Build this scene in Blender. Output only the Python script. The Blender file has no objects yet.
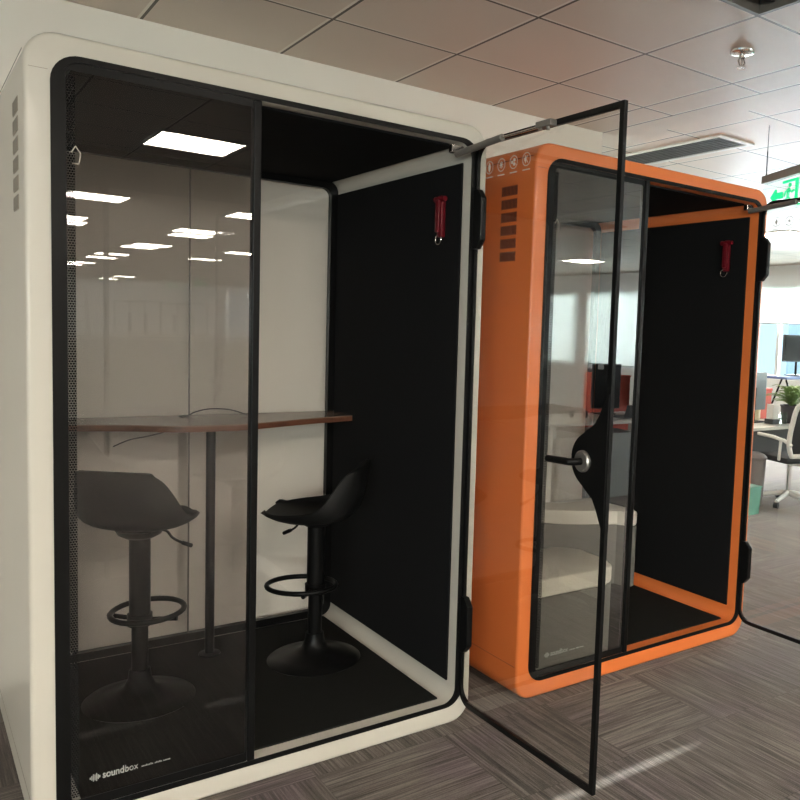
import bpy, bmesh, math, random
from mathutils import Vector, Matrix
random.seed(7)
PI = math.pi
scn = bpy.context.scene
col = scn.collection

# ------------------------------------------------------------------ materials
def new_mat(name):
    m = bpy.data.materials.new(name); m.use_nodes = True
    nt = m.node_tree
    return m, nt, nt.nodes['Principled BSDF'], nt.nodes['Material Output']

def plain(name, c, rough=.5, metal=0., noise=.0, nscale=30., bump=0., spec=.5, coat=0.):
    m, nt, b, out = new_mat(name)
    b.inputs['Roughness'].default_value = rough
    b.inputs['Metallic'].default_value = metal
    b.inputs['Specular IOR Level'].default_value = spec
    b.inputs['Coat Weight'].default_value = coat
    b.inputs['Coat Roughness'].default_value = .12
    tc = nt.nodes.new('ShaderNodeTexCoord')
    n = nt.nodes.new('ShaderNodeTexNoise'); n.inputs['Scale'].default_value = nscale
    n.inputs['Detail'].default_value = 4
    nt.links.new(tc.outputs['Object'], n.inputs['Vector'])
    r = nt.nodes.new('ShaderNodeMapRange')
    r.inputs['To Min'].default_value = 1 - noise; r.inputs['To Max'].default_value = 1 + noise
    nt.links.new(n.outputs['Fac'], r.inputs['Value'])
    mx = nt.nodes.new('ShaderNodeMix'); mx.data_type = 'RGBA'; mx.blend_type = 'MULTIPLY'
    mx.inputs['Factor'].default_value = 1
    mx.inputs['A'].default_value = (*c, 1)
    nt.links.new(r.outputs['Result'], mx.inputs['B'])
    nt.links.new(mx.outputs['Result'], b.inputs['Base Color'])
    if bump:
        bp = nt.nodes.new('ShaderNodeBump'); bp.inputs['Strength'].default_value = bump
        bp.inputs['Distance'].default_value = .002
        nt.links.new(n.outputs['Fac'], bp.inputs['Height'])
        nt.links.new(bp.outputs['Normal'], b.inputs['Normal'])
    return m

def emit(name, c, s, dark=False):
    m, nt, b, out = new_mat(name)
    b.inputs['Base Color'].default_value = (.01, .05, .03, 1) if dark else (*c, 1)
    b.inputs['Emission Color'].default_value = (*c, 1)
    b.inputs['Emission Strength'].default_value = s
    return m

def glass(name, tint=(1, 1, 1), boost=1.7, ior=1.5):
    m = bpy.data.materials.new(name); m.use_nodes = True
    nt = m.node_tree; nt.nodes.clear()
    out = nt.nodes.new('ShaderNodeOutputMaterial')
    t = nt.nodes.new('ShaderNodeBsdfTransparent'); t.inputs['Color'].default_value = (*tint, 1)
    g = nt.nodes.new('ShaderNodeBsdfGlossy'); g.inputs['Roughness'].default_value = 0.0
    f = nt.nodes.new('ShaderNodeFresnel'); f.inputs['IOR'].default_value = ior
    geo = nt.nodes.new('ShaderNodeNewGeometry')
    a = nt.nodes.new('ShaderNodeMath'); a.operation = 'MULTIPLY'; a.inputs[1].default_value = boost; a.use_clamp = True
    inv = nt.nodes.new('ShaderNodeMath'); inv.operation = 'SUBTRACT'; inv.inputs[0].default_value = 1
    b = nt.nodes.new('ShaderNodeMath'); b.operation = 'MULTIPLY'
    mx = nt.nodes.new('ShaderNodeMixShader')
    L = nt.links.new
    L(f.outputs[0], a.inputs[0]); L(geo.outputs['Backfacing'], inv.inputs[1])
    L(a.outputs[0], b.inputs[0]); L(inv.outputs[0], b.inputs[1])
    L(b.outputs[0], mx.inputs['Fac']); L(t.outputs[0], mx.inputs[1]); L(g.outputs[0], mx.inputs[2])
    L(mx.outputs[0], out.inputs['Surface'])
    return m

def blind_mat(name, c, amt=.5):
    m, nt, b, out = new_mat(name)
    nt.nodes.remove(b)
    d = nt.nodes.new('ShaderNodeBsdfDiffuse'); d.inputs['Color'].default_value = (*c, 1)
    t = nt.nodes.new('ShaderNodeBsdfTranslucent'); t.inputs['Color'].default_value = (*c, 1)
    mx = nt.nodes.new('ShaderNodeMixShader'); mx.inputs['Fac'].default_value = amt
    nt.links.new(d.outputs[0], mx.inputs[1]); nt.links.new(t.outputs[0], mx.inputs[2])
    nt.links.new(mx.outputs[0], out.inputs['Surface'])
    return m

def M_(nt, op, a, b=None, clamp=False):
    n = nt.nodes.new('ShaderNodeMath'); n.operation = op; n.use_clamp = clamp
    for i, v in enumerate((a, b)):
        if v is None: continue
        if isinstance(v, (int, float)): n.inputs[i].default_value = v
        else: nt.links.new(v, n.inputs[i])
    return n.outputs[0]

def ceiling_mat():
    m, nt, b, out = new_mat('ceiling_panels')
    L = nt.links.new
    geo = nt.nodes.new('ShaderNodeNewGeometry')
    sep = nt.nodes.new('ShaderNodeSeparateXYZ'); L(geo.outputs['Position'], sep.inputs[0])
    X, Y = sep.outputs[0], sep.outputs[1]
    def line(v, off, period, w):      # 1 on the joint
        u = M_(nt, 'FLOORED_MODULO', M_(nt, 'SUBTRACT', v, off - period / 2), period)
        return M_(nt, 'LESS_THAN', M_(nt, 'ABSOLUTE', M_(nt, 'SUBTRACT', u, period / 2)), w / 2)
    def single(v, at, w):
        return M_(nt, 'LESS_THAN', M_(nt, 'ABSOLUTE', M_(nt, 'SUBTRACT', v, at)), w / 2)
    left = M_(nt, 'LESS_THAN', X, 3.0)
    right = M_(nt, 'GREATER_THAN', X, 3.40)
    mid = M_(nt, 'SUBTRACT', 1.0, right)
    def grid(w, d=0.0):
        gA = M_(nt, 'MAXIMUM', M_(nt, 'MULTIPLY', line(X, 1.159 + d, .6, w), left), M_(nt, 'MULTIPLY', line(Y, .062 + d, .6, w), M_(nt, 'LESS_THAN', X, 3.19)))
        gB = M_(nt, 'MULTIPLY', M_(nt, 'MAXIMUM', line(X, 3.56 + d, .6, w), line(Y, .30 + d, .6, w)), right)
        g = M_(nt, 'MAXIMUM', gA, gB)
        return M_(nt, 'MAXIMUM', g, single(X, 3.19 + d, w))
    dark = grid(.012)
    light = grid(.014, -.011)
    n = nt.nodes.new('ShaderNodeTexNoise'); n.inputs['Scale'].default_value = 1.3
    L(geo.outputs['Position'], n.inputs['Vector'])
    # every tile a slightly different white
    cell = nt.nodes.new('ShaderNodeTexWhiteNoise'); cell.noise_dimensions = '2D'
    cb = nt.nodes.new('ShaderNodeCombineXYZ')
    L(M_(nt, 'FLOOR', M_(nt, 'DIVIDE', M_(nt, 'SUBTRACT', X, 1.159), .6)), cb.inputs[0])
    L(M_(nt, 'FLOOR', M_(nt, 'DIVIDE', M_(nt, 'SUBTRACT', Y, .062), .6)), cb.inputs[1])
    L(cb.outputs[0], cell.inputs['Vector'])
    v = M_(nt, 'ADD', M_(nt, 'MULTIPLY', cell.outputs['Value'], .07), M_(nt, 'MULTIPLY', n.outputs['Fac'], .05))
    v = M_(nt, 'ADD', v, .92)
    mx = nt.nodes.new('ShaderNodeMix'); mx.data_type = 'RGBA'; mx.blend_type = 'MULTIPLY'; mx.inputs['Factor'].default_value = 1
    mx.inputs['A'].default_value = (.72, .62, .53, 1); L(v, mx.inputs['B'])
    m1 = nt.nodes.new('ShaderNodeMix'); m1.data_type = 'RGBA'; m1.inputs['B'].default_value = (.85, .79, .70, 1)
    L(light, m1.inputs['Factor']); L(mx.outputs['Result'], m1.inputs['A'])
    m2 = nt.nodes.new('ShaderNodeMix'); m2.data_type = 'RGBA'; m2.inputs['B'].default_value = (.07, .05, .035, 1)
    L(dark, m2.inputs['Factor']); L(m1.outputs['Result'], m2.inputs['A'])
    L(m2.outputs['Result'], b.inputs['Base Color'])
    b.inputs['Roughness'].default_value = .45
    b.inputs['Specular IOR Level'].default_value = .5
    return m

def carpet_mat():
    m, nt, b, out = new_mat('streaked_carpet_tiles')
    L = nt.links.new
    geo = nt.nodes.new('ShaderNodeNewGeometry')
    sep = nt.nodes.new('ShaderNodeSeparateXYZ'); L(geo.outputs['Position'], sep.inputs[0])
    X, Y = sep.outputs[0], sep.outputs[1]
    S = .5
    cx = M_(nt, 'FLOOR', M_(nt, 'DIVIDE', M_(nt, 'ADD', X, .17), S)); cy = M_(nt, 'FLOOR', M_(nt, 'DIVIDE', M_(nt, 'ADD', Y, .07), S))
    cb = nt.nodes.new('ShaderNodeCombineXYZ'); L(cx, cb.inputs[0]); L(cy, cb.inputs[1])
    wn = nt.nodes.new('ShaderNodeTexWhiteNoise'); wn.noise_dimensions = '2D'; L(cb.outputs[0], wn.inputs['Vector'])
    flip = M_(nt, 'GREATER_THAN', wn.outputs['Value'], .80)
    def mixv(a, c, f):
        return M_(nt, 'ADD', M_(nt, 'MULTIPLY', a, M_(nt, 'SUBTRACT', 1.0, f)), M_(nt, 'MULTIPLY', c, f))
    across = mixv(X, Y, flip); along = mixv(Y, X, flip)
    off = M_(nt, 'MULTIPLY', wn.outputs['Value'], 37.0)
    def tex(sa, sl, det, rough=.6):
        c = nt.nodes.new('ShaderNodeCombineXYZ')
        L(M_(nt, 'ADD', M_(nt, 'MULTIPLY', across, sa), off), c.inputs[0]); L(M_(nt, 'MULTIPLY', along, sl), c.inputs[1]); L(off, c.inputs[2])
        t = nt.nodes.new('ShaderNodeTexNoise'); t.inputs['Scale'].default_value = 1; t.inputs['Detail'].default_value = det; t.inputs['Roughness'].default_value = rough
        L(c.outputs[0], t.inputs['Vector']); return t.outputs['Fac']
    fine = tex(150, 4, 3); broad = tex(30, 1.2, 3); dots = tex(330, 190, 1)
    v = M_(nt, 'ADD', M_(nt, 'MULTIPLY', fine, .62), M_(nt, 'MULTIPLY', broad, .33))
    v = M_(nt, 'ADD', v, M_(nt, 'MULTIPLY', dots, .16))
    v = M_(nt, 'ADD', v, M_(nt, 'MULTIPLY', wn.outputs['Value'], .05))
    cr = nt.nodes.new('ShaderNodeValToRGB'); L(v, cr.inputs['Fac'])
    e = cr.color_ramp.elements
    e[0].position = .42; e[0].color = (.016, .0125, .011, 1)
    e[1].position = .72; e[1].color = (.17, .145, .124, 1)
    k = e.new(.56); k.color = (.068, .056, .049, 1)
    # purple cast in patches
    n2 = nt.nodes.new('ShaderNodeTexNoise'); n2.inputs['Scale'].default_value = 2.2; L(geo.outputs['Position'], n2.inputs['Vector'])
    pr = nt.nodes.new('ShaderNodeMapRange'); pr.inputs['From Min'].default_value = .5; pr.inputs['From Max'].default_value = .68; L(n2.outputs['Fac'], pr.inputs['Value'])
    mx = nt.nodes.new('ShaderNodeMix'); mx.data_type = 'RGBA'; mx.blend_type = 'MULTIPLY'
    mx.inputs['B'].default_value = (.86, .76, .93, 1); L(pr.outputs['Result'], mx.inputs['Factor']); L(cr.outputs['Color'], mx.inputs['A'])
    def seam(v_, o):
        u = M_(nt, 'FLOORED_MODULO', M_(nt, 'ADD', v_, o + S / 2), S)
        return M_(nt, 'LESS_THAN', M_(nt, 'ABSOLUTE', M_(nt, 'SUBTRACT', u, S / 2)), .0022)
    sm = M_(nt, 'MULTIPLY', M_(nt, 'MAXIMUM', seam(X, .17), seam(Y, .07)), .35)
    m2 = nt.nodes.new('ShaderNodeMix'); m2.data_type = 'RGBA'; m2.inputs['B'].default_value = (.012, .01, .01, 1)
    L(sm, m2.inputs['Factor']); L(mx.outputs['Result'], m2.inputs['A'])
    L(m2.outputs['Result'], b.inputs['Base Color'])
    b.inputs['Roughness'].default_value = .95; b.inputs['Specular IOR Level'].default_value = .15
    b.inputs['Sheen Weight'].default_value = .35; b.inputs['Sheen Roughness'].default_value = .4; b.inputs['Sheen Tint'].default_value = (1, .86, .76, 1)
    bp = nt.nodes.new('ShaderNodeBump'); bp.inputs['Strength'].default_value = .5; bp.inputs['Distance'].default_value = .004
    L(v, bp.inputs['Height']); L(bp.outputs['Normal'], b.inputs['Normal'])
    return m

def wood_mat(name, c1, c2):
    m, nt, b, out = new_mat(name)
    tc = nt.nodes.new('ShaderNodeTexCoord'); mp = nt.nodes.new('ShaderNodeMapping'); mp.inputs['Scale'].default_value = (2, 30, 30)
    n = nt.nodes.new('ShaderNodeTexNoise'); n.inputs['Scale'].default_value = 2; n.inputs['Detail'].default_value = 5
    cr = nt.nodes.new('ShaderNodeValToRGB')
    cr.color_ramp.elements[0].color = (*c1, 1); cr.color_ramp.elements[1].color = (*c2, 1)
    cr.color_ramp.elements[0].position = .3; cr.color_ramp.elements[1].position = .7
    nt.links.new(tc.outputs['Object'], mp.inputs[0]); nt.links.new(mp.outputs[0], n.inputs['Vector'])
    nt.links.new(n.outputs['Fac'], cr.inputs[0]); nt.links.new(cr.outputs[0], b.inputs['Base Color'])
    b.inputs['Roughness'].default_value = .3
    return m

def frit_mat(name, axis_dir):
    # black printed dots on glass fading towards the middle of the pane
    m = bpy.data.materials.new(name); m.use_nodes = True
    nt = m.node_tree; nt.nodes.clear(); L = nt.links.new
    out = nt.nodes.new('ShaderNodeOutputMaterial')
    tc = nt.nodes.new('ShaderNodeTexCoord')
    sep = nt.nodes.new('ShaderNodeSeparateXYZ'); L(tc.outputs['Object'], sep.inputs[0])
    p = .007
    row = M_(nt, 'FLOOR', M_(nt, 'DIVIDE', sep.outputs[2], p))
    sh = M_(nt, 'MULTIPLY', M_(nt, 'FLOORED_MODULO', row, 2.0), p / 2)
    a = M_(nt, 'SUBTRACT', M_(nt, 'FLOORED_MODULO', M_(nt, 'ADD', sep.outputs[0], sh), p), p / 2)
    c = M_(nt, 'SUBTRACT', M_(nt, 'FLOORED_MODULO', sep.outputs[2], p), p / 2)
    d = M_(nt, 'SQRT', M_(nt, 'ADD', M_(nt, 'MULTIPLY', a, a), M_(nt, 'MULTIPLY', c, c)))
    dot = M_(nt, 'LESS_THAN', d, .0027)
    tr = nt.nodes.new('ShaderNodeBsdfTransparent')
    df = nt.nodes.new('ShaderNodeBsdfDiffuse'); df.inputs['Color'].default_value = (.012, .012, .012, 1)
    mx = nt.nodes.new('ShaderNodeMixShader'); L(dot, mx.inputs[0]); L(tr.outputs[0], mx.inputs[1]); L(df.outputs[0], mx.inputs[2])
    L(mx.outputs[0], out.inputs['Surface'])
    return m

MT = dict(
    ceiling=ceiling_mat(), carpet=carpet_mat(),
    wall=plain('wall_paint', (.80, .745, .66), .6, noise=.03, nscale=3, bump=.1),
    white_wall=plain('white_office_paint', (.82, .82, .80), .6, noise=.02, nscale=3),
    white_shell=plain('cream_powder_coat', (.53, .495, .425), .38, noise=.02, nscale=8, coat=.15),
    orange_shell=plain('orange_powder_coat', (.70, .175, .042), .34, noise=.03, nscale=8, coat=.25),
    felt=plain('black_acoustic_felt', (.0075, .0075, .0078), .95, noise=.25, nscale=240, bump=.25, spec=.12),
    mat=plain('black_floor_carpet', (.011, .011, .010), .97, noise=.35, nscale=300, bump=.35, spec=.12),
    black=plain('black_rubber', (.006, .006, .006), .3, noise=.1, spec=.15),
    black_metal=plain('black_powder_metal', (.005, .005, .005), .35, noise=.1, spec=.12),
    plastic=plain('black_moulded_plastic', (.007, .007, .007), .5, noise=.1, nscale=100, bump=.05, spec=.25),
    aluminium=plain('brushed_aluminium', (.42, .40, .37), .35, .9, noise=.1, nscale=60),
    grey_metal=plain('grey_strut_metal', (.20, .185, .165), .4, .5, noise=.1),
    chrome=plain('chrome', (.7, .68, .66), .15, 1.),
    glass=glass('clear_glass', (.97, .97, .97), 2.0), glass_bright=glass('reflective_glass', (.97, .97, .96), 5.2), door_glass=glass('door_glass', (.93, .93, .92), 1.3), back_glass=glass('back_glass', (.98, .98, .98), 2.6),
    window_glass=glass('window_glass', (.9, .95, .97), 1.2),
    acrylic=glass('acrylic_sheet', (.88, .95, .91), 1.5),
    frit=frit_mat('dotted_frit', 1),
    print_white=plain('white_print', (.30, .30, .28), .6), print_grey=plain('pale_print', (.50, .45, .38), .6),
    lamp=emit('lamp_diffuser', (1, .91, .79), 60),
    lamp_frame=plain('lamp_frame_white', (.75, .74, .7), .4),
    green=emit('green_sign_light', (.0, .85, .30), 1.0, True),
    red=plain('red_plastic', (.11, .005, .010), .35, spec=.3),
    red_box=plain('red_card', (.65, .08, .04), .5, noise=.05),
    wood=wood_mat('walnut_edge', (.085, .034, .020), (.16, .065, .036)),
    table=plain('table_laminate', (.22, .15, .115), .22, noise=.12, nscale=6),
    cushion=plain('beige_cushion_fabric', (.74, .70, .61), .9, noise=.08, nscale=200, bump=.2),
    bench=plain('grey_bench_fabric', (.17, .165, .145), .9, noise=.12, nscale=180, bump=.2),
    desk=plain('white_desk_laminate', (.68, .65, .58), .4, noise=.02),
    grey=plain('grey_laminate', (.33, .34, .31), .5, noise=.03),
    screen=plain('dark_monitor_back', (.035, .038, .042), .35, noise=.1),
    screen_grey=plain('grey_monitor_back', (.12, .14, .14), .4, noise=.1),
    paper=plain('white_paper', (.78, .77, .74), .6, noise=.02),
    yellow=plain('cream_bottle', (.75, .66, .42), .4),
    leaf=plain('plant_leaf', (.24, .36, .13), .45, noise=.35, nscale=12),
    pot=plain('dark_plant_pot', (.06, .05, .06), .5, noise=.1),
    soil=plain('potting_soil', (.05, .03, .02), .9, noise=.3),
    bin=plain('brown_grey_bin', (.17, .145, .14), .45, noise=.06),
    teal=plain('teal_bin', (.13, .33, .26), .5, noise=.04),
    chair_white=plain('white_chair_plastic', (.74, .72, .68), .35, noise=.02),
    mesh=plain('black_chair_mesh', (.03, .03, .032), .8, noise=.3, nscale=200),
    screen_panel=plain('pale_green_desk_screen', (.50, .55, .48), .35, noise=.04, nscale=5),
    frame_white=plain('white_window_frame', (.8, .82, .82), .4),
    blind=blind_mat('roller_blind_fabric', (.86, .88, .84), .45),
    duct=plain('grey_vent_sheet', (.16, .145, .125), .5, .2, noise=.08),
    slat=plain('dark_vent_slat', (.035, .028, .023), .5, noise=.1),
    seam=plain('panel_seam', (.10, .085, .07), .7),
    louvre_grey=plain('grey_louvre', (.23, .20, .165), .6), louvre_brown=plain('brown_louvre', (.10, .03, .018), .6), vent_grey=plain('grey_vent_inset', (.30, .265, .21), .6), vent_brown=plain('brown_vent_inset', (.27, .075, .035), .6),
    card_board=plain('blue_card', (.10, .16, .35), .6, noise=.1),
    facade=plain('pale_facade', (.55, .62, .66), .7, noise=.06, nscale=.7),
)
CLEAN = MT

# ------------------------------------------------------------------ mesh helpers
def box(bm, x0, x1, y0, y1, z0, z1, bev=0.):
    xs = sorted((x0, x1)); ys = sorted((y0, y1)); zs = sorted((z0, z1))
    vs = [bm.verts.new((x, y, z)) for x in xs for y in ys for z in zs]
    q = [(0, 1, 3, 2), (4, 6, 7, 5), (0, 4, 5, 1), (2, 3, 7, 6), (0, 2, 6, 4), (1, 5, 7, 3)]
    fs = [bm.faces.new([vs[i] for i in f]) for f in q]
    if bev:
        es = set(e for f in fs for e in f.edges)
        bmesh.ops.bevel(bm, geom=list(es), offset=bev, segments=2, profile=.5, affect='EDGES')

def tube(bm, pts, r, seg=12, closed=False, caps=True, radii=None):
    pts = [Vector(p) for p in pts]; n = len(pts); rings = []
    up = None
    for i, p in enumerate(pts):
        if closed: t = pts[(i + 1) % n] - pts[i - 1]
        else: t = pts[min(i + 1, n - 1)] - pts[max(i - 1, 0)]
        t.normalize()
        if up is None:
            up = Vector((0, 0, 1)) if abs(t.z) < .9 else Vector((1, 0, 0))
        a = t.cross(up)
        if a.length < 1e-5: a = t.cross(Vector((0, 1, 0)))
        a.normalize(); b = a.cross(t).normalized(); up = b
        rr = radii[i] if radii else r
        rings.append([bm.verts.new(p + (a * math.cos(k * 2 * PI / seg) + b * math.sin(k * 2 * PI / seg)) * rr) for k in range(seg)])
    m = n if closed else n - 1
    for i in range(m):
        A, B = rings[i], rings[(i + 1) % n]
        for k in range(seg): bm.faces.new((A[k], A[(k + 1) % seg], B[(k + 1) % seg], B[k]))
    if caps and not closed:
        bm.faces.new(rings[0][::-1]); bm.faces.new(rings[-1])

def lathe(bm, prof, cx=0, cy=0, seg=40, cz=0):
    rings = []
    for r, z in prof:
        if r < 1e-5: rings.append([bm.verts.new((cx, cy, z + cz))])
        else: rings.append([bm.verts.new((cx + r * math.cos(k * 2 * PI / seg), cy + r * math.sin(k * 2 * PI / seg), z + cz)) for k in range(seg)])
    for A, B in zip(rings, rings[1:]):
        for k in range(seg):
            a, b = A[k % len(A)], A[(k + 1) % len(A)]; c, d = B[(k + 1) % len(B)], B[k % len(B)]
            f = []
            for v in (a, b, c, d):
                if v not in f: f.append(v)
            if len(f) >= 3: bm.faces.new(f)

def rrect(x0, x1, z0, z1, r, n=8):
    P = []
    for cx, cz, a0 in ((x1 - r, z1 - r, 0), (x0 + r, z1 - r, 90), (x0 + r, z0 + r, 180), (x1 - r, z0 + r, 270)):
        for k in range(n + 1):
            a = math.radians(a0 + 90 * k / n); P.append((cx + r * math.cos(a), cz + r * math.sin(a)))
    return P

def ring_solid(bm, outer, inner, y0, y1, bev=0.):
    """frame between two closed outlines with equal point counts, extruded from y0 to y1"""
    n = len(outer)
    mk = lambda P, y: [bm.verts.new((p[0], y, p[1])) for p in P]
    A, B, C, D = mk(outer, y0), mk(outer, y1), mk(inner, y1), mk(inner, y0)
    for i in range(n):
        j = (i + 1) % n
        for P, Q in ((A, B), (B, C), (C, D), (D, A)):
            bm.faces.new((P[i], P[j], Q[j], Q[i]))
    if bev:
        es = [e for e in bm.edges if (set(e.verts) <= set(A) or set(e.verts) <= set(D))]
        bmesh.ops.bevel(bm, geom=es, offset=bev, segments=3, profile=.5, affect='EDGES')

def prism(bm, outline, a, b, axis='y'):
    """closed outline of 2-D points extruded between a and b along axis"""
    def mk(p, t):
        if axis == 'y': return (p[0], t, p[1])
        if axis == 'x': return (t, p[0], p[1])
        return (p[0], p[1], t)
    A = [bm.verts.new(mk(p, a)) for p in outline]; B = [bm.verts.new(mk(p, b)) for p in outline]
    n = len(A)
    for i in range(n): bm.faces.new((A[i], A[(i + 1) % n], B[(i + 1) % n], B[i]))
    bm.faces.new(A[::-1]); bm.faces.new(B)

def obj(name, bm, mat, parent=None, smooth=False, mods=()):
    bmesh.ops.recalc_face_normals(bm, faces=bm.faces)
    me = bpy.data.meshes.new(name); bm.to_mesh(me); bm.free()
    if smooth:
        for p in me.polygons: p.use_smooth = True
        try: me.set_sharp_from_angle(angle=math.radians(38))
        except Exception: pass
    o = bpy.data.objects.new(name, me); col.objects.link(o)
    me.materials.append(MT[mat] if isinstance(mat, str) else mat)
    if parent: o.parent = parent
    return o

def new(): return bmesh.new()

def bx(name, dims, mat, parent=None, bev=0.):
    bm = new(); box(bm, *dims, bev=bev); return obj(name, bm, mat, parent)

def tag(o, label=None, cat=None, group=None, kind=None):
    if label: o['label'] = label
    if cat: o['category'] = cat
    if group: o['group'] = group
    if kind: o['kind'] = kind
    return o

def thing(name, label, cat, loc=(0, 0, 0), rz=0., group=None):
    o = bpy.data.objects.new(name, None); col.objects.link(o)
    o.location = loc; o.rotation_euler = (0, 0, rz); o.empty_display_size = .1
    return tag(o, label, cat, group)

def struct(name, bm, mat):
    return tag(obj(name, bm, mat), kind='structure')

def copy_tree(o, parent=None):
    c = o.copy(); col.objects.link(c); c.parent = parent
    for ch in list(o.children): copy_tree(ch, c)
    return c

def text_mesh(name, s, size, mat, parent, mtx, font=None, offset=0., width=None):
    cu = bpy.data.curves.new(name, 'FONT'); cu.body = s; cu.size = size; cu.extrude = .0004; cu.offset = offset
    o = bpy.data.objects.new(name, cu); col.objects.link(o)
    bpy.context.view_layer.update()
    dg = bpy.context.evaluated_depsgraph_get()
    me = bpy.data.meshes.new_from_object(o.evaluated_get(dg))
    bpy.data.objects.remove(o)
    me.name = name
    if width:
        w = max(v.co.x for v in me.vertices) - min(v.co.x for v in me.vertices); k = width / w
        for v in me.vertices: v.co.x *= k
    me.transform(mtx)
    me.materials.clear(); me.materials.append(MT[mat])
    o2 = bpy.data.objects.new(name, me); col.objects.link(o2); o2.parent = parent
    return o2

# ------------------------------------------------------------------ the setting
ZC = 2.788
XW = 11.1            # window wall
YF, YB = -27., 20.   # far walls
XL = -5.2
bm = new(); box(bm, XL, XW, YF, YB, -.06, 0); struct('floor', bm, 'carpet')
# ceiling with an opening for the square vent
VX0, VX1, VY0, VY1 = 1.768, 2.350, -1.129, -.547
bm = new()
for d in ((XL, VX0, YF, YB), (VX1, XW, YF, YB), (VX0, VX1, YF, VY0), (VX0, VX1, VY1, YB)):
    box(bm, *d, ZC, ZC + .02)
struct('ceiling', bm, 'ceiling')
YWL = 1.235
bm = new(); box(bm, XL, 3.185, YWL, YWL + .12, 0, ZC - .001); struct('wall_back', bm, 'wall')
bm = new(); box(bm, 3.065, 3.185, YWL + .121, YB, 0, ZC - .001); struct('wall_divider', bm, 'wall')
LW0, LW1 = .85, 2.5
lpiers = [-.6, -4.2, -7.8, -11.4, -15.0, -18.6, -22.2]  # openings added in the unseen left wall so more light gets in
bm = new(); box(bm, XL - .18, XL, YF, YWL, 0, LW0); box(bm, XL - .18, XL, YF, YWL, LW1, ZC); box(bm, XL - .18, XL, -.6, YWL, LW0, LW1); box(bm, XL - .18, XL, YF, -22.2, LW0, LW1)
for y in lpiers[1:-1]: box(bm, XL - .18, XL, y - .17, y + .17, LW0, LW1)
struct('wall_left', bm, 'wall')
bm = new(); box(bm, XL, XW, YF - .1, YF, 0, ZC); struct('wall_front', bm, 'white_wall')
bm = new(); box(bm, 3.185, XW, YB, YB + .1, 0, ZC); struct('wall_far', bm, 'white_wall')

# window wall on the right: sill wall, lintel, piers; windows between them
WZ0, WZ1 = .94, 2.42
bay = 2.9; ys = [YB - .01 - i * bay for i in range(17) if YB - i * bay > YF]
bm = new()
SL0, SL1 = -.69, -.61        # narrow gap between blind and frame that lets the sun streak in
box(bm, XW, XW + .18, YF, YB, 0, WZ0); box(bm, XW, XW + .18, YF, YB, WZ1, ZC)
piers = [18.6, 15.7, 12.8, 9.9, 7.0, 4.1, 1.2, -1.7, -4.6, -7.5, -10.4, -13.3, -16.2, -19.1, -22.0, -24.9]
for y in piers: box(bm, XW, XW + .18, y - .17, y + .17, WZ0, WZ1)
struct('wall_right', bm, 'white_wall')
bm = new(); box(bm, XW - .16, XW - .002, YF + .1, YB - .1, 2.50, 2.62); box(bm, XW - .16, XW - .13, YF + .1, YB - .1, 2.44, 2.50)
struct('trim_1', bm, 'frame_white')
for i, (a, b_) in enumerate(zip(piers[:-1], piers[1:])):
    y1, y0 = a - .17, b_ + .17
    w = bpy.data.objects.new('window_%d' % (i + 1), None); col.objects.link(w); w.location = (XW, (y0 + y1) / 2, WZ0); w['kind'] = 'structure'
    h = (y1 - y0) / 2; H = WZ1 - WZ0
    bm = new()
    for d in ((-h, -h + .06, 0, H), (h - .06, h, 0, H), (-h + .06, h - .06, 0, .06), (-h + .06, h - .06, H - .06, H), (-.03, .03, .06, H - .06)):
        box(bm, .04, .10, d[0], d[1], d[2], d[3])
    obj('window_frame', bm, 'frame_white', w)
    bx('pane', (.065, .072, -h + .06, h - .06, .06, H - .06), 'window_glass', w)
    # blinds: high ones near the open door's view, low elsewhere
    drop = {4: .57, 5: .60}.get(i, 1.46)
    if i == 6:   # leaves the narrow gap for the sun streak
        yc = (y0 + y1) / 2
        bx('blind', (-.03, -.026, -h - .015, -.662 - yc, H - drop, H + .04), 'blind', w); bx('blind', (-.03, -.026, -.638 - yc, h + .015, H - drop, H + .04), 'blind', w)
    else:
        bl = bx('blind', (-.03, -.026, -h - .02, h + .02, H - drop, H + .04), 'blind', w)
    bm = new(); tube(bm, [(-.028, -h + .01, H - drop), (-.028, h - .01, H - drop)], .012, 8); obj('blind_rail', bm, 'grey', w)

for i, (a, b_) in enumerate(zip(lpiers[:-1], lpiers[1:])):  # made-up windows on the left, out of view, to brighten the booths
    y1, y0 = a - .17 * (i > 0), b_ + .17 * (i < 5)
    w = bpy.data.objects.new('window_%d' % (i + 20), None); col.objects.link(w); w.location = (XL, (y0 + y1) / 2, LW0); w['kind'] = 'structure'
    h = (y1 - y0) / 2; H = LW1 - LW0
    bm = new()
    for d in ((-h, -h + .06, 0, H), (h - .06, h, 0, H), (-h + .06, h - .06, 0, .06), (-h + .06, h - .06, H - .06, H), (-.03, .03, .06, H - .06)):
        box(bm, -.10, -.04, d[0], d[1], d[2], d[3])
    obj('window_frame', bm, 'frame_white', w)
    bx('pane', (-.072, -.065, -h + .06, h - .06, .06, H - .06), 'window_glass', w)
# buildings seen through the windows
for i, (x, y, w_, d_, h_) in enumerate(((34, 14, 8, 9, 9), (40, -6, 9, 10, 12))):
    t = thing('office_tower', ['pale blue glass office block outside the office windows', 'taller pale office block outside the windows, behind the camera side'][i], 'building', (x, y, -8))
    bx('tower_body', (-w_ / 2, w_ / 2, -d_ / 2, d_ / 2, 0, 8 + h_), 'facade', t)
    for k in range(5):
        for j in range(5):
            yy = -d_ / 2 + .6 + j * (d_ - 1.2) / 5
            bx('window', (-w_ / 2 - .05, -w_ / 2, yy + .2, yy + 1.3, 1 + k * 3.2, 2.9 + k * 3.2), 'window_glass', t)

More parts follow.
